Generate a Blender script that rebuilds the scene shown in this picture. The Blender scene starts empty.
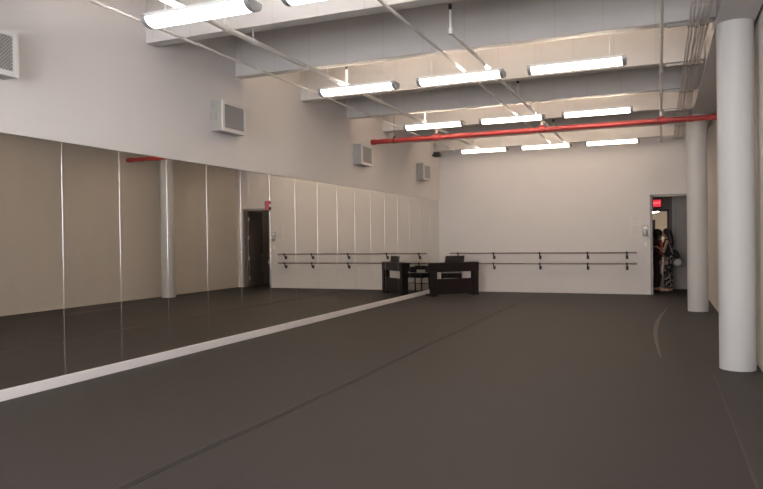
import bpy, bmesh, math, random
from mathutils import Vector, Matrix
random.seed(7)
PI = math.pi
sc = bpy.context.scene
C = sc.collection

# ------------------------------------------------------------------ materials
def mat(name, col, rough=.6, metal=0., noise=0., scale=30., bump=0., spec=.5, emit=None, estr=0., stretch=None):
    m = bpy.data.materials.new(name); m.use_nodes = True
    nt = m.node_tree; b = nt.nodes['Principled BSDF']
    b.inputs['Base Color'].default_value = (*col, 1)
    b.inputs['Roughness'].default_value = rough
    b.inputs['Metallic'].default_value = metal
    b.inputs['Specular IOR Level'].default_value = spec
    if emit:
        b.inputs['Emission Color'].default_value = (*emit, 1)
        b.inputs['Emission Strength'].default_value = estr
    if noise or bump:
        tc = nt.nodes.new('ShaderNodeTexCoord'); mp = nt.nodes.new('ShaderNodeMapping')
        nz = nt.nodes.new('ShaderNodeTexNoise')
        nz.inputs['Scale'].default_value = scale; nz.inputs['Detail'].default_value = 5
        if stretch: mp.inputs['Scale'].default_value = stretch
        nt.links.new(tc.outputs['Object'], mp.inputs['Vector']); nt.links.new(mp.outputs['Vector'], nz.inputs['Vector'])
        if noise:
            r = nt.nodes.new('ShaderNodeMapRange')
            r.inputs['To Min'].default_value = 1 - noise; r.inputs['To Max'].default_value = 1 + noise
            nt.links.new(nz.outputs['Fac'], r.inputs['Value'])
            v = nt.nodes.new('ShaderNodeVectorMath'); v.operation = 'SCALE'; v.inputs[0].default_value = col
            nt.links.new(r.outputs['Result'], v.inputs['Scale']); nt.links.new(v.outputs['Vector'], b.inputs['Base Color'])
        if bump:
            bp = nt.nodes.new('ShaderNodeBump'); bp.inputs['Strength'].default_value = bump; bp.inputs['Distance'].default_value = .01
            nt.links.new(nz.outputs['Fac'], bp.inputs['Height']); nt.links.new(bp.outputs['Normal'], b.inputs['Normal'])
    return m

M = {}
M['wall'] = mat('painted_wall', (.71, .675, .65), .75, noise=.03, scale=1.2, bump=.03)
M['wall_right'] = mat('beige_wall', (.64, .60, .55), .8, noise=.06, scale=2., bump=.05, stretch=(1, 1, .15))
M['beam'] = mat('beam_paint', (.60, .575, .55), .8, noise=.05, scale=2.5, bump=.06)
M['slab'] = mat('ceiling_paint', (.72, .68, .65), .85, noise=.04, scale=2, bump=.05)
M['column'] = mat('column_paint', (.60, .585, .565), .55, noise=.02, scale=3)
M['white_trim'] = mat('white_trim', (.86, .83, .81), .5, noise=.02, scale=4)
M['dark_base'] = mat('dark_rubber', (.05, .042, .038), .6, noise=.1, scale=20)
M['mirror'] = mat('mirror_glass', (.80, .775, .72), .004, metal=1.)
M['alu'] = mat('polished_edge', (.80, .79, .77), .14, metal=.97)
M['lens'] = mat('lit_diffuser', (.9, .9, .9), .5, emit=(1., .84, .70), estr=7.6)
M['lens_up'] = mat('lit_top_panel', (.9, .9, .9), .5, emit=(1., .84, .69), estr=74.)
M['lens_cool'] = mat('lit_diffuser_neutral', (.9, .9, .9), .5, emit=(1., .97, .96), estr=10.5)
M['lens_up_cool'] = mat('lit_top_panel_neutral', (.9, .9, .9), .5, emit=(1., .95, .92), estr=76.)
M['endcap'] = mat('grey_steel', (.36, .36, .37), .45, metal=.3, noise=.08, scale=20)
M['tray'] = mat('white_metal', (.75, .74, .73), .45)
M['pipe_white'] = mat('white_pipe_paint', (.72, .68, .64), .5, noise=.04, scale=15)
M['conduit'] = mat('galvanised_conduit', (.64, .59, .55), .45, metal=.1, noise=.06, scale=25)
M['red'] = mat('red_pipe_paint', (.34, .037, .033), .35, noise=.06, scale=12)
M['red_alarm'] = mat('red_plastic', (.33, .03, .035), .35)
M['clear'] = mat('strobe_lens', (.85, .8, .78), .15)
M['dark_metal'] = mat('dark_metal', (.03, .028, .028), .45, metal=.4)
M['steel'] = mat('bright_steel', (.6, .58, .56), .3, metal=.9)
M['wood_rail'] = mat('brown_rail', (.22, .175, .145), .5, noise=.15, scale=20, stretch=(.1, 1, 1))
M['black_wood'] = mat('black_satin_wood', (.012, .0075, .008), .4, noise=.2, scale=8, spec=.35)
M['matte_black'] = mat('black_vinyl', (.010, .007, .008), .7, noise=.1, scale=15, spec=.2)
M['key_white'] = mat('ivory_keys', (.8, .78, .72), .3)
M['vent_body'] = mat('vent_steel', (.37, .36, .335), .5, metal=.15, noise=.05, scale=20)
M['vent_frame'] = mat('vent_frame', (.66, .635, .61), .45)
M['vent_mesh'] = mat('vent_mesh', (.40, .38, .365), .5, metal=.1)
M['vent_dark'] = mat('vent_inside', (.17, .165, .16), .8)
M['frame'] = mat('door_frame_paint', (.30, .285, .275), .5, noise=.04, scale=6)
M['leaf'] = mat('charcoal_door', (.12, .10, .092), .5, noise=.1, scale=6)
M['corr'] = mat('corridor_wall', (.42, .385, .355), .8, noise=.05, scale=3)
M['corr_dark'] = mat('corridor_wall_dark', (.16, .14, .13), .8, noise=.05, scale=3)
M['far_wall'] = mat('far_room_wall', (.62, .52, .42), .8, noise=.04, scale=2)
M['brown'] = mat('dark_brown_frame', (.06, .035, .025), .5, noise=.15, scale=10)
M['paper'] = mat('paper', (.76, .715, .68), .8)
M['ink'] = mat('grey_print', (.58, .54, .51), .8)
M['device'] = mat('grey_device', (.42, .41, .40), .35, metal=.2)
M['device_face'] = mat('device_face', (.75, .74, .72), .3)
M['skin'] = mat('skin', (.46, .26, .18), .55, noise=.05, scale=20)
M['hair'] = mat('dark_hair', (.022, .014, .012), .45, noise=.3, scale=40, stretch=(1, 1, .1))
M['black_cloth'] = mat('black_cloth', (.014, .012, .014), .85, noise=.1, scale=60)
M['red_cloth'] = mat('orange_red_cloth', (.75, .10, .06), .75, noise=.08, scale=40)
M['maroon'] = mat('dark_maroon_cloth', (.05, .018, .022), .85, noise=.2, scale=20)
M['bag'] = mat('pale_grey_bag', (.50, .48, .47), .6, noise=.05, scale=25)
M['eye'] = mat('dark_eye', (.02, .015, .012), .2)
M['lip'] = mat('lips', (.35, .11, .10), .5)
M['phone'] = mat('black_glass', (.01, .01, .012), .1)
M['sole'] = mat('sandal_leather', (.10, .055, .035), .6)

# dance floor: dark woven-looking vinyl with faint wear
def floor_material():
    m = bpy.data.materials.new('marley_vinyl'); m.use_nodes = True
    nt = m.node_tree; N = nt.nodes; L = nt.links; b = N['Principled BSDF']
    tc = N.new('ShaderNodeTexCoord')
    n1 = N.new('ShaderNodeTexNoise'); n1.inputs['Scale'].default_value = .7; n1.inputs['Detail'].default_value = 4
    n2 = N.new('ShaderNodeTexNoise'); n2.inputs['Scale'].default_value = 90; n2.inputs['Detail'].default_value = 3
    L.new(tc.outputs['Object'], n1.inputs['Vector']); L.new(tc.outputs['Object'], n2.inputs['Vector'])
    r1 = N.new('ShaderNodeMapRange'); r1.inputs['To Min'].default_value = .86; r1.inputs['To Max'].default_value = 1.14
    r2 = N.new('ShaderNodeMapRange'); r2.inputs['To Min'].default_value = .8; r2.inputs['To Max'].default_value = 1.2
    L.new(n1.outputs['Fac'], r1.inputs['Value']); L.new(n2.outputs['Fac'], r2.inputs['Value'])
    mu = N.new('ShaderNodeMath'); mu.operation = 'MULTIPLY'
    L.new(r1.outputs['Result'], mu.inputs[0]); L.new(r2.outputs['Result'], mu.inputs[1])
    v = N.new('ShaderNodeVectorMath'); v.operation = 'SCALE'; v.inputs[0].default_value = (.0268, .0214, .0183)
    L.new(mu.outputs[0], v.inputs['Scale']); L.new(v.outputs['Vector'], b.inputs['Base Color'])
    b.inputs['Roughness'].default_value = .62
    b.inputs['Specular IOR Level'].default_value = .35
    bp = N.new('ShaderNodeBump'); bp.inputs['Strength'].default_value = .08; bp.inputs['Distance'].default_value = .004
    L.new(n2.outputs['Fac'], bp.inputs['Height']); L.new(bp.outputs['Normal'], b.inputs['Normal'])
    return m
M['floor'] = floor_material()
M['tape'] = mat('dark_floor_tape', (.015, .0122, .0108), .6, noise=.2, scale=8, spec=.3)
M['tape_light'] = mat('pale_floor_edge', (.046, .038, .033), .6, noise=.15, scale=6, spec=.3)

def joints(m, pitch, phase, dark):
    nt = m.node_tree; N = nt.nodes; L = nt.links; b = N['Principled BSDF']
    src = b.inputs['Base Color'].links[0].from_socket
    tc = N.new('ShaderNodeTexCoord'); sx = N.new('ShaderNodeSeparateXYZ'); L.new(tc.outputs['Object'], sx.inputs[0])
    a = N.new('ShaderNodeMath'); a.operation = 'MULTIPLY_ADD'; a.inputs[1].default_value = 1/pitch; a.inputs[2].default_value = phase + 40
    L.new(sx.outputs['X'], a.inputs[0])
    f = N.new('ShaderNodeMath'); f.operation = 'FRACT'; L.new(a.outputs[0], f.inputs[0])
    c = N.new('ShaderNodeMath'); c.operation = 'LESS_THAN'; c.inputs[1].default_value = .016/pitch; L.new(f.outputs[0], c.inputs[0])
    k = N.new('ShaderNodeMapRange'); k.inputs['To Min'].default_value = 1; k.inputs['To Max'].default_value = dark; L.new(c.outputs[0], k.inputs['Value'])
    v = N.new('ShaderNodeVectorMath'); v.operation = 'SCALE'; L.new(src, v.inputs[0]); L.new(k.outputs['Result'], v.inputs['Scale'])
    L.new(v.outputs['Vector'], b.inputs['Base Color'])
joints(M['beam'], .567, 9.08, .92)

def pattern_material():
    m = bpy.data.materials.new('patterned_trousers'); m.use_nodes = True
    nt = m.node_tree; N = nt.nodes; L = nt.links; b = N['Principled BSDF']
    tc = N.new('ShaderNodeTexCoord'); vo = N.new('ShaderNodeTexNoise'); vo.inputs['Scale'].default_value = 11; vo.inputs['Detail'].default_value = 2
    L.new(tc.outputs['Object'], vo.inputs['Vector'])
    cr = N.new('ShaderNodeValToRGB'); cr.color_ramp.interpolation = 'CONSTANT'
    e = cr.color_ramp.elements; e[0].position = 0; e[0].color = (.014, .011, .012, 1); e[1].position = .54; e[1].color = (.34, .27, .25, 1)
    x = cr.color_ramp.elements.new(.62); x.color = (.12, .03, .03, 1)
    x = cr.color_ramp.elements.new(.66); x.color = (.015, .012, .012, 1)
    L.new(vo.outputs['Fac'], cr.inputs['Fac']); L.new(cr.outputs['Color'], b.inputs['Base Color'])
    b.inputs['Roughness'].default_value = .8
    return m
M['pattern'] = pattern_material()

# ------------------------------------------------------------------ mesh helpers
def box(bm, x0, x1, y0, y1, z0, z1, bevel=0., mtx=None):
    r = bmesh.ops.create_cube(bm, size=1)
    vs = r['verts']
    for v in vs:
        v.co = Vector(((x0+x1)/2 + v.co.x*(x1-x0), (y0+y1)/2 + v.co.y*(y1-y0), (z0+z1)/2 + v.co.z*(z1-z0)))
    if bevel:
        es = list({e for v in vs for e in v.link_edges})
        rr = bmesh.ops.bevel(bm, geom=es, offset=bevel, segments=2, affect='EDGES', profile=.6)
        vs = list({v for f in rr['faces'] for v in f.verts} | {v for v in vs if v.is_valid})
    if mtx is not None:
        bmesh.ops.transform(bm, matrix=mtx, verts=vs)
    return bm

def tube(bm, pts, r, seg=14, caps=True):
    pts = [Vector(p) for p in pts]
    rs = r if isinstance(r, (list, tuple)) else [r]*len(pts)
    rings = []
    up = None
    for i, p in enumerate(pts):
        if i == 0: t = pts[1]-p
        elif i == len(pts)-1: t = p-pts[-2]
        else: t = (pts[i+1]-p).normalized() + (p-pts[i-1]).normalized()
        t.normalize()
        if up is None:
            a = Vector((0, 0, 1)) if abs(t.z) < .9 else Vector((1, 0, 0))
            up = (a - t*a.dot(t)).normalized()
        else:
            up = (up - t*up.dot(t)).normalized()
        s = t.cross(up)
        rings.append([bm.verts.new(p + (up*math.cos(2*PI*k/seg) + s*math.sin(2*PI*k/seg))*rs[i]) for k in range(seg)])
    for a, b in zip(rings, rings[1:]):
        for k in range(seg):
            bm.faces.new((a[k], a[(k+1) % seg], b[(k+1) % seg], b[k]))
    if caps:
        bm.faces.new(list(reversed(rings[0]))); bm.faces.new(rings[-1])
    return bm

def ell(bm, c, r, rot=None, seg=20):
    o = bmesh.ops.create_uvsphere(bm, u_segments=seg, v_segments=max(8, seg//2+2), radius=1)
    m = Matrix.Translation(Vector(c)) @ (rot.to_matrix().to_4x4() if rot else Matrix()) @ Matrix.Diagonal((*r, 1))
    bmesh.ops.transform(bm, matrix=m, verts=o['verts'])
    return bm

def extrude_profile(bm, prof, axis, a0, a1):
    """closed 2D profile swept straight along axis 'x' or 'y' between a0 and a1"""
    def P(p, a): return Vector((a, p[0], p[1])) if axis == 'x' else Vector((p[0], a, p[1]))
    A = [bm.verts.new(P(p, a0)) for p in prof]; B = [bm.verts.new(P(p, a1)) for p in prof]
    n = len(prof)
    for k in range(n):
        bm.faces.new((A[k], A[(k+1) % n], B[(k+1) % n], B[k]))
    bm.faces.new(list(reversed(A))); bm.faces.new(B)
    return bm

def link_mesh(name, bm, m, parent=None, smooth=None):
    bmesh.ops.recalc_face_normals(bm, faces=bm.faces[:])
    me = bpy.data.meshes.new(name); bm.to_mesh(me); bm.free()
    me.materials.append(m)
    if smooth is not None:
        me.polygons.foreach_set('use_smooth', [True]*len(me.polygons))
        if smooth < 180:
            try: me.set_sharp_from_angle(angle=math.radians(smooth))
            except Exception: pass
    o = bpy.data.objects.new(name, me); C.objects.link(o)
    if parent: o.parent = parent
    return o

def tag(o, label, cat, group=None):
    o['label'] = label; o['category'] = cat
    if group: o['group'] = group
    return o
def empty(name, loc, rz=0.):
    e = bpy.data.objects.new(name, None); C.objects.link(e); e.location = loc; e.rotation_euler = (0, 0, rz)
    e.empty_display_size = .2
    return e
def thing(name, label, cat, loc=(0, 0, 0), rz=0., group=None):
    return tag(empty(name, loc, rz), label, cat, group)
def struct(name, bm, m, parent=None, smooth=None):
    o = link_mesh(name, bm, m, parent, smooth)
    if not parent: o['kind'] = 'structure'
    return o
def bx(*a, **k): return box(bmesh.new(), *a, **k)
def copy_tree(o, parent=None):
    c = o.copy(); C.objects.link(c)
    if parent: c.parent = parent
    for ch in [x for x in bpy.data.objects if x.parent == o and x is not c]:
        copy_tree(ch, c)
    return c
ORD = ['first', 'second', 'third', 'fourth', 'fifth', 'sixth', 'seventh', 'eighth', 'ninth', 'tenth', 'eleventh',
       'twelfth', 'thirteenth', 'fourteenth', 'fifteenth', 'sixteenth', 'seventeenth', 'eighteenth', 'nineteenth', 'twentieth']

# ------------------------------------------------------------------ dimensions (metres; camera stands at x=0,y=0)
XL, XR, YB, YR = -5.8246, 1.01, 18.28, -3.2     # left mirror plane, right wall, back wall, rear wall
ZB, ZS = 3.94, 4.55                              # underside of beams, slab
MT, MB = 2.5637, .105                            # mirror top / bottom
DX0, DX1, DZ = -.235, .80, 2.52                  # doorway

# ------------------------------------------------------------------ the room
struct('floor', bx(XL-.2, XR+.2, YR-.2, YB+.06, -.12, 0), M['floor'])
struct('ceiling', bx(XL-.2, XR+.2, YR-.2, YB+.3, ZS, ZS+.15), M['slab'])
bm = bx(XL-.2, XL-.012, YR-.1, YB+.15, -.1, MT)
box(bm, XL-.2, XL+.016, YR-.1, YB+.15, MT+.004, ZS)
struct('wall_left', bm, M['wall'])
struct('wall_right', bx(XR, XR+.2, YR-.1, YB+.15, -.1, ZS), M['wall_right'])
bm = bx(XL-.2, DX0, YB, YB+.15, -.1, ZS)
box(bm, DX1, XR+.2, YB, YB+.15, -.1, ZS)
box(bm, DX0, DX1, YB, YB+.15, DZ, ZS)
struct('wall_back', bm, M['wall'])
struct('baseboard_left', bx(XL-.006, XL+.016, YR, YB, 0, MB, bevel=.002), M['white_trim'])

# rear wall behind the camera with three daylight windows
bm = bmesh.new()
wx = [(-5.3, -3.3), (-3.0, -1.0), (-.9, .7)]
wx = [(-5.2, -3.4), (-3.1, -1.3), (-1.0, .7)]
xs = [XL-.2] + [v for w in wx for v in w] + [XR+.2]
for a, b in zip(xs[0::2], xs[1::2]): box(bm, a, b, YR-.15, YR, -.1, ZS)
for a, b in wx:
    box(bm, a, b, YR-.15, YR, -.1, .9); box(bm, a, b, YR-.15, YR, 3.4, ZS)
struct('wall_rear', bm, M['wall'])
for i, (a, b) in enumerate(wx):
    bm = bmesh.new()
    for q in (a+.03, (a+b)/2, b-.03): box(bm, q-.03, q+.03, YR-.11, YR-.05, .9, 3.4)
    for q in (.93, 2.1, 3.37): box(bm, a, b, YR-.11, YR-.05, q-.03, q+.03)
    struct('window_%d' % (i+1), bm, M['white_trim'])

# ceiling beams and the girder over the columns
beam_y = [-1.0, .88, 2.76, 4.64, 6.52, 8.40, 10.345, 12.22, 14.10, 15.98, 17.92]
GX0 = .59; ZG = 3.835
for k, y in enumerate(beam_y):
    bm = bx(XL-.05, GX0+.02, y, y+.17, ZB, ZS+.02, bevel=.002)
    o = struct('ceiling_beam', bm, M['beam'])
struct('ceiling_girder', bx(GX0, XR-.03, YR, YB, ZG, ZS+.02, bevel=.008), M['beam'])

# columns
for x, y in ((.782, 8.41), (.668, 14.545)):
    bm = tube(bmesh.new(), [(0, 0, 0), (0, 0, .006), (0, 0, ZG-.004), (0, 0, ZG+.002)], [.183, .186, .186, .186], seg=64)
    o = struct('column', bm, M['column'], smooth=40); o.location = (x, y, 0)

# floor seams: dark taped seam with a pale edge, and a ripple's curved highlight painted as colour
def strip(path, w, z, name, m):
    bm = bmesh.new(); L_ = []
    for i, p in enumerate(path):
        a = Vector(path[max(i-1, 0)]); b = Vector(path[min(i+1, len(path)-1)])
        t = (b-a).normalized(); n = Vector((-t.y, t.x))
        ww = w[i] if isinstance(w, (list, tuple)) else w
        L_.append([Vector(p)+n*ww/2, Vector(p)-n*ww/2])
    top = [[bm.verts.new((q.x, q.y, z)) for q in r] for r in L_]
    bot = [[bm.verts.new((q.x, q.y, -.001)) for q in r] for r in L_]
    for i in range(len(path)-1):
        bm.faces.new((top[i][0], top[i][1], top[i+1][1], top[i+1][0]))
        bm.faces.new((top[i][0], top[i+1][0], bot[i+1][0], bot[i][0]))
        bm.faces.new((top[i][1], bot[i][1], bot[i+1][1], top[i+1][1]))
    o = link_mesh(name, bm, m); o['kind'] = 'structure'
    return o
wav = [(-3.03 + .012*math.sin(y*1.3) + .008*math.sin(y*3.1), y) for y in [i*.5-3 for i in range(43)]]
strip(wav, .05, .0022, 'trim_1', M['tape'])
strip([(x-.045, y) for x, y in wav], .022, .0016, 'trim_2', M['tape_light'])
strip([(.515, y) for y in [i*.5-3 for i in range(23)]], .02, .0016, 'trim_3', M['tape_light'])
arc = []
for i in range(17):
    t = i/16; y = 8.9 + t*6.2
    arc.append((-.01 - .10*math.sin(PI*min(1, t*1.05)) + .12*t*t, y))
strip(arc, [.015+.05*math.sin(PI*i/16) for i in range(17)], .0012, 'trim_4', mat('ripple_highlight', (.058, .048, .042), .5, noise=.25, scale=7, spec=.4))

# ------------------------------------------------------------------ mirror panels
S0, DS = 5.2434, .814
pan_n = list(range(-3, 16))
def panel_label(k):
    n = 16 - k   # counted from the back corner
    extra = {0: ' at the left picture edge', 2: ' with the reflected white column on its edge',
             4: ' showing the reflected dark doorway', 15: ' touching the back corner behind the piano'}
    if k < 0: return 'tall frameless wall mirror panel nearest the rear, %s before the picture edge' % ORD[-k-1]
    return 'wall mirror panel, %s from the back corner%s' % (ORD[n-1], extra.get(k, ''))
proto = None
for k in pan_n:
    if proto is None:
        e = thing('mirror_panel', '', 'mirror', (XL, 0, 0), 0, 'wall mirror panels')
        bm = bmesh.new()
        prof = [(.0035, MB), (DS-.0035, MB), (DS-.0035, MT), (.0035, MT)]
        box(bm, -.010, 0, .003, DS-.003, MB, MT)
        link_mesh('glass', bm, M['mirror'], e)
        bm = bmesh.new()
        pr = [(.0025*math.cos(PI*(j/8-.5)) - .0005, .0028*math.sin(PI*(j/8-.5))) for j in range(9)] + [(-.006, .0028), (-.006, -.0028)]
        lo = [bm.verts.new((x, y, MB)) for x, y in pr]; hi = [bm.verts.new((x, y, MT)) for x, y in pr]
        for j in range(len(pr)):
            jj = (j+1) % len(pr); bm.faces.new((lo[j], lo[jj], hi[jj], hi[j]))
        bm.faces.new(list(reversed(lo))); bm.faces.new(hi)
        ed = link_mesh('edge_strip', bm, M['alu'], e, smooth=60); ed['label'] = 'thin bright metal joint strip'
        proto = e; o = e
    else:
        o = copy_tree(proto)
    o.location = (XL, S0 + k*DS, 0); o['label'] = panel_label(k)

# ------------------------------------------------------------------ ceiling lights
def make_fixture():
    e = thing('ceiling_light', '', 'light fixture', (0, 0, 0), 0, 'linear ceiling lights')
    L_ = 1.22; W = .115; H = .075
    prof = [(W*math.cos(PI + PI*j/20), H*math.sin(PI + PI*j/20)*1.0) for j in range(21)]
    bm = extrude_profile(bmesh.new(), prof, 'x', .05, L_-.05)
    link_mesh('diffuser', bm, M['lens'], e, smooth=50)
    for a in (0, L_-.05):
        pr = [((W+.004)*math.cos(PI + PI*j/20), (H+.004)*math.sin(PI + PI*j/20)) for j in range(21)] + [(W+.004, .02), (-W-.004, .02)]
        c = link_mesh('end_cap', extrude_profile(bmesh.new(), pr, 'x', a, a+.05), M['endcap'], e, smooth=40)
        c['label'] = 'grey metal end cap'
    bm = bx(.02, L_-.02, -.05, .05, -.01, .03, bevel=.004); box(bm, .02, L_-.02, -W-.003, -W+.004, -.004, .03); box(bm, .02, L_-.02, W-.004, W+.003, -.004, .03)
    link_mesh('housing', bm, M['tray'], e)
    up = bx(.05, L_-.05, -W+.006, -.052, .0, .012); box(up, .05, L_-.05, .052, W-.006, .0, .012)
    u = link_mesh('upper_diffuser', up, M['lens_up'], e)
    for a in (.2, L_-.2):
        link_mesh('hanger_rod', tube(bmesh.new(), [(a, 0, .03), (a, 0, ZS-3.72)], .002, seg=6), M['endcap'], e)
    return e
fx0 = None
fx_x = [-4.66, -3.115, -1.575]
side = ['left', 'middle', 'right']
rows = [(8.97, 'second row from the camera', 3.72, -.02), (12.70, 'third row, just above the red pipe', 3.755, -.075),
        (16.80, 'farthest row by the back wall', 3.745, -.08), (5.22, 'nearest row, hanging before the first beam', 3.67, .05),
        (1.40, 'row above the camera', 3.765, 0)]
for y, rn, z, off in rows:
    for x, s in zip([q + off for q in fx_x], side):
        if fx0 is None: o = fx0 = make_fixture()
        else: o = copy_tree(fx0)
        if y < 6:   # the nearest rows carry whiter tubes
            for ch in [q for q in bpy.data.objects if q.parent == o and 'diffuser' in q.name]:
                ch.data = ch.data.copy(); ch.data.materials[0] = M['lens_up_cool' if 'upper' in ch.name else 'lens_cool']
        o.location = (x, y, z); o['label'] = '%s lit linear ceiling light in the %s' % (s, rn)

# ------------------------------------------------------------------ sprinkler branch pipes, conduits, red main
def sprig(parent, y, h, head=True):
    bm = tube(bmesh.new(), [(0, y, .0), (0, y, h)], .014, seg=12)
    tube(bm, [(0, y, -.03), (0, y, .035)], .028, seg=12)
    r = link_mesh('riser', bm, M['pipe_white'], parent, smooth=40)
    if head:
        bm = tube(bmesh.new(), [(0, y, h), (0, y, h+.02), (0, y, h+.05)], [.016, .02, .012], seg=10)
        tube(bm, [(0, y, h+.055), (0, y, h+.06)], .026, seg=12)
        for s in (-1, 1): tube(bm, [(s*.012, y, h+.02), (s*.02, y, h+.04), (0, y, h+.058)], .003, seg=6)
        k = link_mesh('sprinkler_head', bm, M['dark_metal'], r, smooth=40); k['label'] = 'small dark sprinkler head'
def branch(x, z, y0, y1, r, label, sprigs, couplings):
    e = thing('sprinkler_pipe', label, 'pipe', (x, 0, z), 0, 'white sprinkler branch pipes')
    link_mesh('pipe', tube(bmesh.new(), [(0, y0, 0), (0, y1, 0)], r, seg=18), M['pipe_white'], e, smooth=40)
    for y in couplings:
        link_mesh('coupling', tube(bmesh.new(), [(0, y-.05, 0), (0, y-.04, 0), (0, y+.04, 0), (0, y+.05, 0)], [r, r+.012, r+.012, r], seg=18), M['pipe_white'], e, smooth=40)
    for y, h in sprigs: sprig(e, y, h)
    for y in beam_y:
        if y0 < y < y1:
            bm = tube(bmesh.new(), [(0, y+.085, r), (0, y+.085, ZB-z+.01)], .006, seg=8)
            tube(bm, [(0, y+.075, 0), (0, y+.095, 0)], r+.007, seg=16)
            link_mesh('hanger', bm, M['pipe_white'], e, smooth=40)
    return e
branch(-4.32, 3.80, YR+.1, 17.8, .030, 'white ceiling pipe over the left column of lights', [(6.07, .2), (9.11, .24), (12.72, .22), (16.6, .2)], [4.5, 7.9, 11.3, 14.9])
branch(-2.14, 3.80, 7.2, 17.8, .022, 'white ceiling pipe ending at a tall riser under the second beam', [(7.22, .24), (11.06, .22), (15.0, .2)], [9.0, 12.0])
branch(.03, 3.84, YR+.1, 18.26, .021, 'white ceiling pipe running straight back above the doorway', [], [6.2, 10.4, 13.45, 16.2])

def conduit(x, z, y0, y1, r, label, group, m='conduit'):
    e = thing('electrical_conduit', label, 'conduit', (x, 0, z), 0, group)
    link_mesh('tube', tube(bmesh.new(), [(0, y0, 0), (0, y1, 0)], r, seg=14), M[m], e, smooth=40)
    y = y0 + 1.7
    while y < y1-.3:
        if y > 4: link_mesh('coupling', tube(bmesh.new(), [(0, y-.03, 0), (0, y+.03, 0)], r+.005, seg=14), M[m], e, smooth=40)
        y += 3.05
    return e
conduit(-5.0, 3.815, YR+.1, 17.2, .016, 'thin pale conduit nearest the mirror wall under the beams', 'pale conduits under the beams', 'pipe_white')
conduit(-2.52, 3.84, YR+.1, 17.2, .018, 'thin pale conduit over the middle column of lights', 'pale conduits under the beams', 'pipe_white')
bun = [(.322, .010), (.357, .010), (.402, .017), (.447, .009), (.478, .012), (.512, .010)]
bl = ['leftmost conduit of the ceiling bundle by the columns', 'second conduit from the left in the ceiling bundle', 'thickest conduit of the ceiling bundle by the columns',
      'thinnest conduit of the ceiling bundle by the columns', 'second conduit from the right in the ceiling bundle', 'rightmost conduit of the ceiling bundle beside the girder']
for (x, r), l in zip(bun, bl):
    conduit(x, 3.903-r, YR+.1, 18.26, r, l, 'conduit bundle by the columns')
strut_lab = {4: 'first', 5: 'second', 6: 'third', 7: 'fourth', 8: 'fifth', 9: 'sixth', 10: 'last'}
for k in range(4, 11):
    y = beam_y[k]
    e = thing('strut_channel', 'bright steel strut carrying the conduit bundle under the %s visible beam' % strut_lab[k], 'bracket', (.33, y+.08, 3.918), 0, 'steel struts under the conduit bundle')
    bm = bx(-.24, .24, -.02, .02, -.012, .02)
    link_mesh('channel', bm, M['steel'], e)
    for (x, r) in bun: link_mesh('clamp', tube(bmesh.new(), [(x-.33, -.012, -.015-r), (x-.33, .012, -.015-r)], r+.004, seg=14), M['dark_metal'], e, smooth=40)

e = thing('red_sprinkler_main', 'thick red pipe crossing the room beneath the lights', 'pipe', (0, 13.45, 3.612))
link_mesh('pipe', tube(bmesh.new(), [(XL+.03, 0, 0), (XR-.005, 0, 0)], .05, seg=24), M['red'], e, smooth=40)
for x in (XL+.07, .52, .90):
    link_mesh('coupling', tube(bmesh.new(), [(x-.05, 0, 0), (x-.045, 0, 0), (x+.045, 0, 0), (x+.05, 0, 0)], [.05, .06, .06, .05], seg=24), M['red'], e, smooth=40)
for x in (-4.32, -2.14, .03):
    bm = tube(bmesh.new(), [(x-.08, 0, 0), (x-.075, 0, 0), (x+.075, 0, 0), (x+.08, 0, 0)], [.05, .062, .062, .05], seg=24)
    tube(bm, [(x, 0, .03), (x, 0, .085)], .042, seg=18)
    t = link_mesh('tee_fitting', bm, M['red'], e, smooth=40)
    st = link_mesh('riser', tube(bmesh.new(), [(x, 0, .085), (x, 0, .165)], .027, seg=16), M['pipe_white'], t, smooth=40)
    st['label'] = 'white riser'
for x in (-5.27,):
    bm = tube(bmesh.new(), [(x-.018, 0, 0), (x+.018, 0, 0)], .057, seg=20)
    tube(bm, [(x, 0, .05), (x, 0, ZS-3.61)], .006, seg=8); tube(bm, [(x, 0, .05), (x, 0, .09)], .02, seg=10)
    hg = link_mesh('hanger', bm, M['dark_metal'] if x < -5 else M['red'], e, smooth=40)

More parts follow.
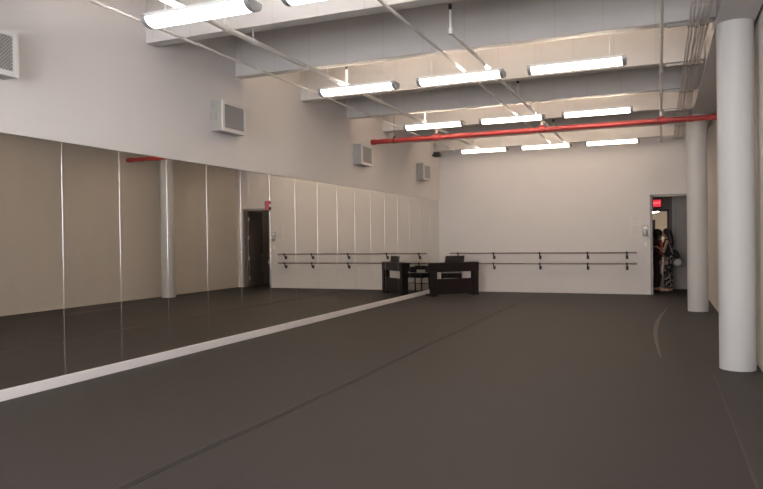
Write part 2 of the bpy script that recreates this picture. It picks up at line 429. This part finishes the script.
# ------------------------------------------------------------------ wall vent boxes
def make_vent():
    e = thing('wall_vent', '', 'vent', (0, 0, 0), 0, 'vent boxes high on the left wall')
    D, W, H = .20, .57, .42
    bm = bmesh.new()
    box(bm, 0, D-.02, 0, .012, 0, H); box(bm, 0, D-.02, W-.012, W, 0, H)
    box(bm, 0, D-.02, .012, W-.012, 0, .012); box(bm, 0, D-.02, .012, W-.012, H-.012, H)
    box(bm, .0, D*.45, -.012, 0, .15, .27, bevel=.003)
    link_mesh('housing', bm, M['vent_body'], e)
    bm = bmesh.new(); f = .045
    for a in ((0, W, 0, f), (0, W, H-f, H), (0, f, f, H-f), (W-f, W, f, H-f)):
        box(bm, D-.02, D, a[0]-.004, a[1]+.004, a[2]-.004 if a[2] == 0 else a[2], a[3]+.004 if a[3] == H else a[3])
    link_mesh('front_frame', bm, M['vent_frame'], e)
    bm = bmesh.new()
    g0, g1, h0, h1 = f, W-f, f, H-f
    n = 24; stp = (g1-g0+h1-h0)/n
    for i in range(1, n):
        for sgn in (1, -1):
            c = i*stp
            # line y+z=c (or mirrored) clipped to rectangle
            p = []
            y0_, z0_ = (c, 0) if c <= g1-g0 else (g1-g0, c-(g1-g0))
            y1_, z1_ = (0, c) if c <= h1-h0 else (c-(h1-h0), h1-h0)
            ya, yb = (y0_, y1_) if sgn > 0 else (g1-g0-y0_, g1-g0-y1_)
            tube(bm, [(D-.012, g0+ya, h0+z0_), (D-.012, g0+yb, h0+z1_)], .0048, seg=5)
    gr = link_mesh('grille', bm, M['vent_mesh'], e)
    link_mesh('core', bx(D-.03, D-.022, f*.6, W-f*.6, f*.6, H-f*.6), M['vent_dark'], gr)
    return e
v0 = make_vent()
vl = ['wall vent box cut off by the left picture edge', 'wall vent box above the middle of the mirrors', 'wall vent box at the left end of the red pipe', 'farthest wall vent box near the back corner']
for i, (y, z) in enumerate([(4.0, 3.075), (7.79, 3.045), (12.50, 3.035), (16.38, 3.02)]):
    o = v0 if i == 0 else copy_tree(v0)
    o.location = (XL+.016, y, z); o['label'] = vl[i]

# small black speaker in the far left corner
e = thing('wall_speaker', 'small black box speaker high in the far left corner', 'speaker', (XL+.016, 17.62, 3.74))
link_mesh('bracket', bx(0, .06, .06, .12, .03, .08), M['dark_metal'], e)
link_mesh('cabinet', bx(.05, .21, 0, .18, 0, .13, bevel=.01), M['dark_metal'], e)
link_mesh('grille', bx(.03, .20, -.006, .001, .012, .118) if 0 else bx(.208, .216, .015, .165, .012, .118), M['black_cloth'], e)

# red fire alarm strobe on the mirror wall
e = thing('fire_alarm', 'red fire alarm strobe mounted on the mirror wall', 'alarm', (XL+.001, 9.262, 1.985))
link_mesh('back_box', bx(0, .022, -.052, .052, 0, .15, bevel=.005), M['red_alarm'], e)
link_mesh('cover', bx(.022, .036, -.045, .045, .01, .14, bevel=.005), M['red_alarm'], e)
l = link_mesh('strobe_lens', bx(.036, .056, -.024, .024, .055, .10, bevel=.007), M['clear'], e); l['label'] = 'clear strobe lens'
link_mesh('speaker_grille', bx(.036, .039, -.03, .03, .018, .045), M['dark_base'], e)

# ------------------------------------------------------------------ ballet barres on the back wall
def barre(z, label):
    yb = 18.16
    e = thing('ballet_barre', label, 'barre', (-3.02, yb, z), 0, 'ballet barres on the back wall')
    link_mesh('rail', tube(bmesh.new(), [(-2.46, 0, 0), (-2.455, 0, 0), (2.455, 0, 0), (2.46, 0, 0)], [.017, .02, .02, .017], seg=16), M['wood_rail'], e, smooth=40)
    for x in (-5.243, -4.239, -2.986, -1.759, -.798):
        x += 3.02
        bm = tube(bmesh.new(), [(x-.022, 0, 0), (x+.022, 0, 0)], .029, seg=16)
        tube(bm, [(x, .005, -.02), (x, .012, -.07), (x, .045, -.115), (x, .10, -.125)], .016, seg=10)
        k = link_mesh('bracket', bm, M['dark_metal'], e, smooth=40)
        p = link_mesh('wall_plate', bx(x-.032, x+.032, .092, .12, -.165, -.07, bevel=.005), M['dark_metal'], k)
    return e
barre(1.067, 'upper wooden ballet barre with black brackets on the back wall')
barre(.785, 'lower wooden ballet barre with black brackets, ending behind the piano')

# ------------------------------------------------------------------ wall notices and intercom
def notice(x0, x1, z0, z1, label, rowsn):
    e = thing('paper_notice', label, 'notice', ((x0+x1)/2, YB, z0), 0, 'paper notices beside the doorway')
    w = (x1-x0)/2; h = z1-z0
    link_mesh('sheet', bx(-w, w, -.003, .002, 0, h), M['paper'], e)
    bm = bmesh.new()
    box(bm, -w*.7, w*.5, -.0036, -.003, h*.86, h*.93)
    for i in range(rowsn):
        z = h*(.76 - .66*i/rowsn); box(bm, -w*.75, w*(.75-random.random()*.4), -.0036, -.003, z-h*.015, z+h*.015)
    link_mesh('print', bm, M['ink'], e)
notice(-.71, -.46, 1.76, 1.95, 'upper white paper notice left of the doorway', 5)
notice(-.71, -.46, 1.49, 1.74, 'lower white paper notice left of the doorway', 7)
e = thing('intercom', 'grey wall intercom with rounded lower part beside the doorway', 'intercom', (-.352, YB, 1.46))
link_mesh('back_plate', bx(-.07, .07, -.03, .004, .02, .30, bevel=.012), M['device'], e)
link_mesh('screen', bx(-.045, .045, -.036, -.028, .20, .27, bevel=.004), M['device_face'], e)
bm = ell(bmesh.new(), (0, -.045, .10), (.062, .032, .075)); link_mesh('handset', bm, M['device'], e, smooth=180)
bm = ell(bmesh.new(), (0, -.076, .125), (.028, .012, .028)); link_mesh('button', bm, M['device_face'], e, smooth=180)
e = thing('light_switch', 'small white switch plate below the intercom', 'switch', (-.352, YB, 1.22))
link_mesh('plate', bx(-.035, .035, -.006, .002, 0, .115, bevel=.002), M['white_trim'], e)
link_mesh('rocker', bx(-.015, .015, -.011, -.005, .03, .085, bevel=.002), M['white_trim'], e)

# ------------------------------------------------------------------ doorway, door leaf and the corridor behind
bm = bx(DX0-.008, DX0+.05, YB-.012, YB+.165, 0, DZ)
box(bm, DX1-.05, DX1+.008, YB-.012, YB+.165, 0, DZ); box(bm, DX0-.008, DX1+.008, YB-.012, YB+.165, DZ-.05, DZ+.008)
struct('door_frame', bm, M['frame'])
d = thing('door_1', 'charcoal door standing open into the corridor on bright hinges', 'door', (DX1-.052, YB+.17, 0), 0)
del d['category'], d['label']; d['kind'] = 'structure'
link_mesh('leaf', bx(-.045, 0, .005, .84, .012, DZ-.06, bevel=.002), M['leaf'], d)
for z in (.28, .93, 1.6, 2.2):
    h = tube(bmesh.new(), [(-.052, -.004, z-.06), (-.052, -.004, z+.06)], .011, seg=10); box(h, -.052, -.046, 0, .05, z-.055, z+.055)
    o = link_mesh('hinge', h, M['steel'], d, smooth=40)
bm = tube(bmesh.new(), [(-.045, .77, 1.0), (-.10, .77, 1.0)], .012, seg=10); tube(bm, [(-.10, .78, 1.0), (-.10, .67, 1.0)], .011, seg=10)
tube(bm, [(-.0455, .77, 1.0), (-.052, .77, 1.0)], .03, seg=16)
link_mesh('handle', bm, M['steel'], d, smooth=40)

CY = 20.35
struct('floor_corridor', bx(-2.6, 2.0, YB+.06, 27.2, -.12, -.001), M['floor'])
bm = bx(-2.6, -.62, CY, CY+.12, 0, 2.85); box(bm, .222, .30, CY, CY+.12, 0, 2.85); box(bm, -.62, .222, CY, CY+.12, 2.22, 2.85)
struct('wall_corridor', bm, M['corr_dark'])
struct('wall_corridor_end', bx(.30, 2.0, CY-.02, CY+.12, 0, 2.85), M['corr'])
bm = bx(.372, .392, CY-.03, CY-.02, 0, 2.85); struct('trim_5', bm, M['frame'])
struct('ceiling_corridor', bx(-2.6, 2.0, YB+.15, 27.2, 2.85, 2.95), M['slab'])
bm = bx(1.0, 1.1, YB+.15, CY-.02, 0, 2.85); box(bm, -2.6, -2.5, YB+.15, CY, 0, 2.85); struct('wall_corridor_side', bm, M['corr'])
bm = bx(.172, .222, CY-.02, CY+.13, 0, 2.22); box(bm, -.62, -.57, CY-.02, CY+.13, 0, 2.22); box(bm, -.62, .222, CY-.02, CY+.13, 2.17, 2.22)
struct('door_frame_corridor', bm, M['brown'])
bm = bx(-2.6, 2.0, 27.0, 27.2, 0, 2.85); box(bm, 1.6, 1.7, CY+.12, 27, 0, 2.85); box(bm, -2.6, -2.5, CY+.12, 27, 0, 2.85)
struct('wall_far_room', bm, M['far_wall'])
e = thing('ceiling_light', 'small lit ceiling lamp in the room beyond the corridor', 'light fixture', (-.22, 25.4, 2.36))
lm = mat('far_lamp', (.9, .9, .9), .5, emit=(1., .93, .8), estr=30.)
bm = ell(bmesh.new(), (0, 0, 0), (.20, .20, .07)); link_mesh('globe', bm, lm, e, smooth=180)
link_mesh('stem', tube(bmesh.new(), [(0, 0, .06), (0, 0, .49)], .02), M['tray'], e, smooth=40)
link_mesh('canopy', tube(bmesh.new(), [(0, 0, .46), (0, 0, .49)], .08, seg=20), M['tray'], e, smooth=40)
e = thing('wall_cabinet', 'dark tall cabinet standing in the room beyond the corridor', 'cabinet', (-.42, 24.6, 0))
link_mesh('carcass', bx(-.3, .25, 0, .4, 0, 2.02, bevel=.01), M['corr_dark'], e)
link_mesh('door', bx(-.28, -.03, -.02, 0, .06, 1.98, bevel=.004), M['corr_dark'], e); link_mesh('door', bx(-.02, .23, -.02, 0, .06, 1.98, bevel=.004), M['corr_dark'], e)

e = thing('ceiling_light', 'round lamp added to brighten the corridor, out of sight above the doorway', 'light fixture', (.45, 19.5, 2.80))  # unseen fill lamp, added because the corridor came out too dark
bm = ell(bmesh.new(), (0, 0, 0), (.15, .15, .045)); link_mesh('globe', bm, mat('corridor_fill', (.9, .9, .9), .5, emit=(1., .9, .8), estr=3.2), e, smooth=180)
link_mesh('canopy', tube(bmesh.new(), [(0, 0, .03), (0, 0, .049)], .16, seg=24), M['tray'], e, smooth=40)
# exit sign over the second doorway
e = thing('exit_sign', 'glowing red exit sign above the far doorway in the corridor', 'sign', (-.085, CY, 2.28))
link_mesh('housing', bx(-.115, .115, -.07, -.001, 0, .225, bevel=.006), M['dark_metal'], e)
rm = mat('exit_sign_face', (.5, .02, .03), .4, emit=(1., .03, .06), estr=.62)
link_mesh('face', bx(-.10, .10, -.075, -.069, .015, .21), rm, e)
em = mat('exit_letters', (.9, .4, .4), .4, emit=(1., .28, .30), estr=.9)
cu = bpy.data.curves.new('letters', 'FONT'); cu.body = 'EXIT'; cu.size = .09; cu.extrude = .001; cu.align_x = 'CENTER'; cu.align_y = 'CENTER'
to = bpy.data.objects.new('letters', cu); C.objects.link(to)
bpy.context.view_layer.update()
dg = bpy.context.evaluated_depsgraph_get()
me = bpy.data.meshes.new_from_object(to.evaluated_get(dg)); bpy.data.objects.remove(to)
me.transform(Matrix.Translation((0, -.0765, .118)) @ Matrix.Rotation(PI/2, 4, 'X')); me.materials.clear(); me.materials.append(em)
o = bpy.data.objects.new('letters', me); C.objects.link(o); o.parent = e

# ------------------------------------------------------------------ digital piano (back towards the camera) and chair
PA = .785
e = thing('digital_piano', 'dark digital piano in the back corner, its open back facing us', 'piano', (-5.405, 16.355, 0), PA)
W = 1.36
link_mesh('leg', bx(.0, .135, 0, .18, 0, .655, bevel=.004), M['black_wood'], e)
link_mesh('leg', bx(W-.135, W, 0, .18, 0, .655, bevel=.004), M['black_wood'], e)
link_mesh('foot', bx(.0, .10, .0, .42, 0.001, .05, bevel=.006), M['black_wood'], e); link_mesh('foot', bx(W-.10, W, .0, .42, .001, .05, bevel=.006), M['black_wood'], e)
link_mesh('back_panel', bx(.13, W-.13,   .03, .055, .05, .445, bevel=.003), M['black_wood'], e)
bm = bx(-.005, W+.005, -.005, .24, .648, .845, bevel=.006); box(bm, -.01, W+.01, -.01, .25, .845, .865, bevel=.005)
link_mesh('body', bm, M['black_wood'], e)
ks = link_mesh('key_bed', bx(0, W, .24, .43, .61, .70, bevel=.005), M['black_wood'], e)
for a in (0, W-.05): link_mesh('cheek', bx(a, a+.05, .24, .43, .70, .76, bevel=.006), M['black_wood'], e)
bm = bmesh.new(); n = 52
for i in range(n):
    a = .055 + (W-.11)*i/n; box(bm, a, a+(W-.11)/n-.0012, .26, .415, .70, .718)
kb = link_mesh('keyboard', bm, M['key_white'], e); kb['label'] = 'row of white and black keys'
bm = bmesh.new()
for i in range(n-1):
    if i % 7 in (0, 2, 3, 5, 6):
        a = .055 + (W-.11)*(i+1)/n; box(bm, a-.006, a+.006, .26, .355, .718, .73)
link_mesh('black_keys', bm, M['black_wood'], kb)
bm = bmesh.new()
mt = Matrix.Translation((.69, .09, .865)) @ Matrix.Rotation(math.radians(18), 4, 'X')
prof = [(-.28, 0), (.28, 0), (.33, .175), (-.23, .175)]
a = [bm.verts.new((x, 0, z)) for x, z in prof]; b = [bm.verts.new((x, .018, z)) for x, z in prof]
bm.faces.new(a); bm.faces.new(list(reversed(b)))
for i in range(4): bm.faces.new((a[i], b[i], b[(i+1) % 4], a[(i+1) % 4]))
bmesh.ops.transform(bm, matrix=Matrix.Translation((.69, .09, .864)) @ Matrix.Rotation(math.radians(-14), 4, 'X'), verts=bm.verts[:])
link_mesh('music_rest', bm, M['black_wood'], e)
bm = bmesh.new(); box(bm, W/2-.14, W/2+.14, .06, .16, .05, .12, bevel=.005)
pb = link_mesh('pedal_box', bm, M['black_wood'], e)
for i in (-1, 0, 1): link_mesh('pedal', bx(W/2+i*.07-.014, W/2+i*.07+.014, .16, .25, .06, .07, bevel=.003), M['steel'], pb)

ca, sa = math.cos(PA), math.sin(PA)
cx, cy = -5.335, 17.80
e = thing('piano_chair', 'dark low-backed piano chair tucked behind the digital piano', 'chair', (cx, cy, 0), .34)
link_mesh('seat', bx(-.28, .28, -.2, .2, .40, .53, bevel=.015), M['matte_black'], e)
for sx in (-1, 1):
    link_mesh('leg', tube(bmesh.new(), [(sx*.26, -.17, 0), (sx*.25, -.16, .48)], .022, seg=10), M['black_wood'], e, smooth=40)
    link_mesh('leg', tube(bmesh.new(), [(sx*.26, .20, 0), (sx*.25, .17, .48)], .022, seg=10), M['black_wood'], e, smooth=40)
    link_mesh('back_post', tube(bmesh.new(), [(sx*.25, .17, .46), (sx*.25, .21, .72)], .015, seg=10), M['black_wood'], e, smooth=40)
link_mesh('backrest', bx(-.27, .27, .185, .215, .615, .73, bevel=.01), M['black_wood'], e)
bm = tube(bmesh.new(), [(-.255, -.165, .24), (-.255, .185, .24)], .011, seg=8); tube(bm, [(.255, -.165, .24), (.255, .185, .24)], .011, seg=8); tube(bm, [(-.255, .01, .24), (.255, .01, .24)], .011, seg=8)
link_mesh('stretcher', bm, M['black_wood'], e, smooth=40)

# ------------------------------------------------------------------ people in the corridor
def remesh(bm, vox, smooth_it=4):
    me = bpy.data.meshes.new('tmp'); bm.to_mesh(me); bm.free()
    o = bpy.data.objects.new('tmp', me); C.objects.link(o)
    r = o.modifiers.new('r', 'REMESH'); r.mode = 'VOXEL'; r.voxel_size = vox; r.use_smooth_shade = True
    s = o.modifiers.new('s', 'SMOOTH'); s.factor = .5; s.iterations = smooth_it
    bpy.context.view_layer.update()
    d_ = bpy.context.evaluated_depsgraph_get()
    m2 = bpy.data.meshes.new_from_object(o.evaluated_get(d_))
    bpy.data.objects.remove(o); bpy.data.meshes.remove(me)
    return m2
def link_data(name, me, m, parent):
    me.materials.clear(); me.materials.append(m); me.name = name
    me.polygons.foreach_set('use_smooth', [True]*len(me.polygons))
    o = bpy.data.objects.new(name, me); C.objects.link(o); o.parent = parent
    return o
def limb(bm, pts, rs, seg=14):
    tube(bm, pts, rs, seg=seg)
    for p, r in zip(pts, rs): ell(bm, p, (r, r, r), seg=12)
def hand(bm, wrist, d, side_v, curl=.5):
    """palm with four unequal bent fingers and a thumb leaving its side"""
    w = Vector(wrist); d = Vector(d).normalized(); s = (Vector(side_v) - d*Vector(side_v).dot(d)).normalized(); n = d.cross(s)
    limb(bm, [w, w+d*.03], [.026, .028], 10)
    for k in (-1.5, -.5, .5, 1.5):
        b0 = w + d*.02 + s*k*.012; b1 = w + d*.082 + s*k*.019
        limb(bm, [b0, b1], [.016, .0125], 8)
        ln = {-1.5: .058, -.5: .072, .5: .078, 1.5: .068}[k]
        d1 = (d*math.cos(curl*.6)+n*math.sin(curl*.6)); d2 = (d*math.cos(curl*1.5)+n*math.sin(curl*1.5)); d3 = (d*math.cos(curl*2.3)+n*math.sin(curl*2.3))
        p1 = b1+d1*ln*.45; p2 = p1+d2*ln*.32; p3 = p2+d3*ln*.25
        limb(bm, [b1, p1, p2, p3], [.0105, .0095, .009, .008], 8)
    t0 = w+d*.03+s*.024; t1 = t0+(d*.6+s*.8+n*.2).normalized()*.04; t2 = t1+(d*.9+s*.3+n*.35).normalized()*.032
    limb(bm, [t0, t1, t2], [.014, .011, .009], 8)
def head(bm, c, tilt):
    """head facing +x about its centre, tilted forward by 'tilt'"""
    R = Matrix.Translation(Vector(c)) @ Matrix.Rotation(tilt, 4, 'Y')
    b2 = bmesh.new()
    ell(b2, (-.012, 0, .03), (.092, .074, .088)); ell(b2, (.018, 0, -.03), (.068, .058, .078)); ell(b2, (.03, 0, -.085), (.038, .034, .026))
    ell(b2, (.078, 0, -.035), (.022, .013, .016)); tube(b2, [(.076, 0, .012), (.092, 0, -.03)], [.009, .013], seg=8)
    for s in (-1, 1):
        ell(b2, (-.008, s*.076, -.012), (.02, .009, .032)); ell(b2, (.06, s*.034, -.028), (.022, .022, .018)); ell(b2, (.07, s*.03, .028), (.012, .022, .008))
    ell(b2, (.077, 0, -.066), (.012, .024, .009))
    bmesh.ops.transform(b2, matrix=R, verts=b2.verts[:])
    t = bpy.data.meshes.new('t'); b2.to_mesh(t); b2.free(); bm.from_mesh(t); bpy.data.meshes.remove(t)
    return R
def face_bits(R, root):
    for s in (-1, 1):
        bm = ell(bmesh.new(), (.074, s*.031, .006), (.009, .013, .008)); bmesh.ops.transform(bm, matrix=R, verts=bm.verts[:])
        link_mesh('eye', bm, M['eye'], root, smooth=180)
    bm = ell(bmesh.new(), (.083, 0, -.067), (.007, .022, .007)); bmesh.ops.transform(bm, matrix=R, verts=bm.verts[:])
    link_mesh('mouth', bm, M['lip'], root, smooth=180)

def torso(bm, g=0., lean=.05):
    for (x, z, rx, ry, rz) in ((lean*.7, 1.22, .105, .152, .15), (lean*.45, 1.05, .092, .122, .13), (0, .92, .112, .160, .11)):
        ell(bm, (x, 0, z), (rx+g, ry+g, rz+g))
    limb(bm, [(lean*.85, -.13, 1.335), (lean*.9, 0, 1.35), (lean*.85, .13, 1.335)], [.048+g, .062+g, .048+g])
def woman(label, loc, rz, h, arms, headc, tilt, hair_fn, top_m, leg_m, stance, wide, top_low, sleeves):
    k = h/1.68
    e = thing('person', label, 'person', loc, rz)
    e.scale = (k, k, k)
    bm = bmesh.new(); torso(bm)
    limb(bm, [(.04, 0, 1.36), (headc[0]*.8-.01, 0, 1.43), (headc[0]-.02, 0, headc[2]-.06)], [.056, .048, .046])
    R = head(bm, headc, tilt)
    for s, (kx, ax) in zip((-1, 1), stance):
        limb(bm, [(0, s*.085, .88), (kx, s*.088, .48), (ax, s*.09, .085)], [.088, .058, .036])
        limb(bm, [(ax-.02, s*.09, .045), (ax+.06, s*.095, .04), (ax+.15, s*.105, .028)], [.036, .034, .024])
        for t in range(4): ell(bm, (ax+.165-.006*t, s*(.087+.014*t), .022), (.02, .008, .012), seg=8)
    for (sh, el, wr, hd, sv, cu_) in arms:
        limb(bm, [sh, el, wr], [.043, .035, .024]); hand(bm, wr, hd, sv, cu_)
    body = link_data('body', remesh(bm, .0065, 3), M['skin'], e)
    face_bits(R, e)
    # top
    bm = bmesh.new(); torso(bm, .012)
    for z, rx, ry in ((.93, .125, .172),): ell(bm, (0, 0, z), (rx, ry, .10))
    if sleeves:
        for (sh, el, wr, hd, sv, cu_) in arms:
            s_, e_ = Vector(sh), Vector(el); limb(bm, [s_, s_.lerp(e_, .75)], [.062, .058])
    me = remesh(bm, .009, 4); b2 = bmesh.new(); b2.from_mesh(me)
    bmesh.ops.bisect_plane(b2, geom=b2.verts[:]+b2.edges[:]+b2.faces[:], plane_co=(0, 0, top_low), plane_no=(0, 0, -1), clear_outer=True)
    bmesh.ops.bisect_plane(b2, geom=b2.verts[:]+b2.edges[:]+b2.faces[:], plane_co=(.04, 0, 1.385), plane_no=(.25, 0, 1), clear_outer=True)
    b2.to_mesh(me); b2.free(); t = link_data('top', me, top_m, e)
    # trousers
    bm = bmesh.new(); ell(bm, (0, 0, .93), (.128, .175, .10)); ell(bm, (-.01, 0, .86), (.13, .178, .12))
    for s, (kx, ax) in zip((-1, 1), stance):
        limb(bm, [(0, s*.088, .86), (kx, s*.092, .48), (ax, s*.094, .11)], [.102, .078*wide, .062*wide])
    me = remesh(bm, .009, 4); b2 = bmesh.new(); b2.from_mesh(me)
    bmesh.ops.bisect_plane(b2, geom=b2.verts[:]+b2.edges[:]+b2.faces[:], plane_co=(0, 0, 1.0), plane_no=(0, 0, 1), clear_outer=True)
    bmesh.ops.bisect_plane(b2, geom=b2.verts[:]+b2.edges[:]+b2.faces[:], plane_co=(0, 0, .085), plane_no=(0, 0, -1), clear_outer=True)
    b2.to_mesh(me); b2.free(); link_data('trousers', me, leg_m, e)
    # sandals
    for s, (kx, ax) in zip((-1, 1), stance):
        bm = bmesh.new(); tube(bm, [(ax-.055, s*.09, .006), (ax+.06, s*.095, .006), (ax+.17, s*.105, .006)], .004)
        bm.free(); bm = bmesh.new()
        ell(bm, (ax+.055, s*.097, .006), (.13, .045, .0065)); tube(bm, [(ax+.09, s*.097-.04, .012), (ax+.085, s*.097-.02, .062), (ax+.085, s*.097+.02, .062), (ax+.09, s*.097+.04, .012)], .006, seg=8)
        link_mesh('sandal', bm, M['sole'], e, smooth=60)
    bm = bmesh.new(); hair_fn(bm); bmesh.ops.transform(bm, matrix=R, verts=bm.verts[:])
    link_data('hair', remesh(bm, .008, 2), M['hair'], e)
    return e
def long_hair(bm):
    ell(bm, (-.028, 0, .04), (.096, .086, .092)); ell(bm, (-.058, 0, -.03), (.062, .088, .10))
    for s in (-1, 1): limb(bm, [(.02, s*.07, .03), (-.02, s*.084, -.07), (-.05, s*.08, -.18)], [.028, .03, .028])
    for y in (-.06, -.02, .02, .06): limb(bm, [(-.075, y, .0), (-.075, y*1.15, -.13), (-.055, y*1.35, -.26), (-.015, y*1.2, -.38)], [.05, .05, .046, .024])
def curly_hair(bm):
    ell(bm, (-.03, 0, .035), (.112, .106, .105)); ell(bm, (-.055, 0, -.04), (.085, .108, .10))
    rnd = random.Random(3)
    for i in range(70):
        a = rnd.uniform(-PI, PI); b = rnd.uniform(-.5, 1.4)
        x = -.03 - .02 + .105*math.cos(a)*math.cos(b); y = .105*math.sin(a)*math.cos(b); z = .02 + .105*math.sin(b)
        if x > .04 and z < .06: continue
        ell(bm, (x, y, z), (.026, .026, .026), seg=8)
    for s in (-1, 1): limb(bm, [(.0, s*.09, .0), (-.01, s*.1, -.09), (-.02, s*.095, -.17)], [.035, .04, .03])

# woman on the right, turned to the left, holding a phone out with one hand
rzA = math.radians(172)
armsA = [((.035, .165, 1.325), (.09, .20, 1.06), (.27, .10, 1.17), (.9, -.35, .25), (0, -1, 0), .5),
         ((.035, -.165, 1.325), (.10, -.19, 1.05), (.27, -.05, 1.15), (.9, .3, .25), (0, 1, 0), .55)]
A = woman('woman in sleeveless black top and patterned trousers looking down at a phone', (.205, 19.40, 0), rzA, 1.70, armsA, (.065, 0, 1.53), .30, long_hair,
          M['black_cloth'], M['pattern'], ((.03, -.02), (.04, .03)), 1.25, .90, False)
armsB = [((.03, .165, 1.325), (.02, .22, 1.05), (.16, .16, .93), (.7, 0, -.7), (0, -1, 0), .5),
         ((.03, -.165, 1.325), (.05, -.215, 1.05), (.13, -.20, .81), (.25, 0, -1), (1, 0, 0), .9)]
B = woman('dark curly-haired woman in orange-red top and dark cardigan facing right', (-.095, 19.80, 0), math.radians(-12), 1.67, armsB, (.06, 0, 1.53), .22, curly_hair,
          M['red_cloth'], M['maroon'], ((.03, -.02), (.02, -.02)), 1.2, .92, True)
bm = bmesh.new(); torso(bm, .022)
for a_ in armsB: s_, e_, w_ = Vector(a_[0]), Vector(a_[1]), Vector(a_[2]); limb(bm, [s_, e_, e_.lerp(w_, .8)], [.068, .058, .045])
ell(bm, (0, 0, .90), (.135, .185, .14))
me = remesh(bm, .009, 4); b2 = bmesh.new(); b2.from_mesh(me)
for co, no in (((0, 0, .80), (0, 0, -1)), ((.03, 0, 1.39), (.25, 0, 1))):
    bmesh.ops.bisect_plane(b2, geom=b2.verts[:]+b2.edges[:]+b2.faces[:], plane_co=co, plane_no=no, clear_outer=True)
kill = [f for f in b2.faces if f.calc_center_median().x > .055 and abs(f.calc_center_median().y) < .14]
bmesh.ops.delete(b2, geom=kill, context='FACES')
b2.to_mesh(me); b2.free(); cg = link_data('cardigan', me, M['maroon'], B); cg['label'] = 'dark open cardigan'
# phone held by the woman on the right
def on_person(P, loc, rz, k, p): # local point of a person to world
    return Matrix.Translation(loc) @ Matrix.Rotation(rz, 4, 'Z') @ Matrix.Scale(k, 4) @ Vector(p)
pw = on_person(A, (.205, 19.40, 0), rzA, 1.70/1.68, (.375, .045, 1.225))
e = thing('phone', 'dark mobile phone held up between the two women', 'phone', pw, rzA)
mt = Matrix.Rotation(math.radians(-35), 4, 'Y')
link_mesh('case', bx(-.005, .004, -.036, .036, -.075, .075, bevel=.003, mtx=mt), M['dark_metal'], e)
link_mesh('screen', bx(-.0065, -.005, -.032, .032, -.07, .07, mtx=mt), M['phone'], e)
# shoulder bag with dark jacket over it at the hip of the woman on the right
bp = on_person(A, (.205, 19.40, 0), rzA, 1.70/1.68, (-.215, .06, .775))
e = thing('handbag', 'pale grey rounded handbag hanging at the hip of the woman in black', 'bag', bp, rzA)
bm = bmesh.new(); ell(bm, (0, 0, .0), (.10, .06, .09)); ell(bm, (0, 0, -.025), (.11, .065, .078))
link_data('pouch', remesh(bm, .008, 3), M['bag'], e)
link_mesh('strap', tube(bmesh.new(), [(.07, -.02, .09), (.14, -.035, .30), (.20, .0, .52), (.215, .075, .575), (.20, .12, .52), (.13, .09, .28), (.06, .03, .09)], .008, seg=8), M['bag'], e, smooth=60)
jp = on_person(A, (.205, 19.40, 0), rzA, 1.70/1.68, (-.17, .10, .98))
bm = bmesh.new(); ell(bm, (0, 0, 0), (.085, .05, .10)); ell(bm, (-.03, 0, -.05), (.07, .045, .075)); ell(bm, (.02, .01, .06), (.06, .045, .07))
o = link_data('folded_jacket', remesh(bm, .008, 3), M['black_cloth'], None); o.location = jp; o.rotation_euler = (0, 0, rzA)
tag(o, 'black folded jacket tucked above the pale handbag', 'jacket')
wp = on_person(B, (-.095, 19.80, 0), math.radians(-12), 1.67/1.68, (.155, -.20, .455))
bm = bmesh.new(); box(bm, -.02, .02, -.06, .06, 0, .22, bevel=.01); 
for s in (-1, 1): tube(bm, [(0, s*.035, .21), (0, s*.02, .27), (0, 0, .285)], .004, seg=6)
o = link_mesh('paper_bag', bm, M['paper'], None, smooth=40); o.location = wp; o.rotation_euler = (0, 0, .3)
tag(o, 'small white paper bag hanging from the hand of the curly-haired woman', 'bag')

# ------------------------------------------------------------------ daylight through the rear windows
w = bpy.data.worlds.new('sky'); sc.world = w; w.use_nodes = True
w.node_tree.nodes['Background'].inputs['Color'].default_value = (.93, .94, 1., 1)
w.node_tree.nodes['Background'].inputs['Strength'].default_value = 13.5
for i, (a, b) in enumerate(wx):
    ld = bpy.data.lights.new('window_portal', 'AREA'); ld.shape = 'RECTANGLE'; ld.size = b-a; ld.size_y = 2.5
    ld.cycles.is_portal = True
    lo = bpy.data.objects.new('window_portal', ld); C.objects.link(lo); lo.location = ((a+b)/2, YR-.16, 2.15); lo.rotation_euler = (math.radians(90), 0, 0)

# ------------------------------------------------------------------ camera
F_PX, YAW, PIT, ROL = 670.56, .3945, -.0083, -.0134
c, s = math.cos(YAW), math.sin(YAW)
Fv = Vector((-s*math.cos(PIT), c*math.cos(PIT), math.sin(PIT))); Rv = Vector((c, s, 0)); Uv = Rv.cross(Fv)
R2 = Rv*math.cos(ROL) + Uv*math.sin(ROL); U2 = Uv*math.cos(ROL) - Rv*math.sin(ROL)
cd = bpy.data.cameras.new('camera'); cam = bpy.data.objects.new('camera', cd); C.objects.link(cam)
mw = Matrix((R2, U2, -Fv)).transposed().to_4x4(); mw.translation = (0, 0, 1.5); cam.matrix_world = mw
cd.sensor_fit = 'HORIZONTAL'; cd.sensor_width = 36; cd.lens = F_PX/763*36; cd.clip_start = .05; cd.clip_end = 200
sc.camera = cam
sc.view_settings.view_transform = 'Standard'; sc.view_settings.look = 'None'
sc.view_settings.gamma = 1; sc.view_settings.use_curve_mapping = False
sc.view_settings.exposure = .38
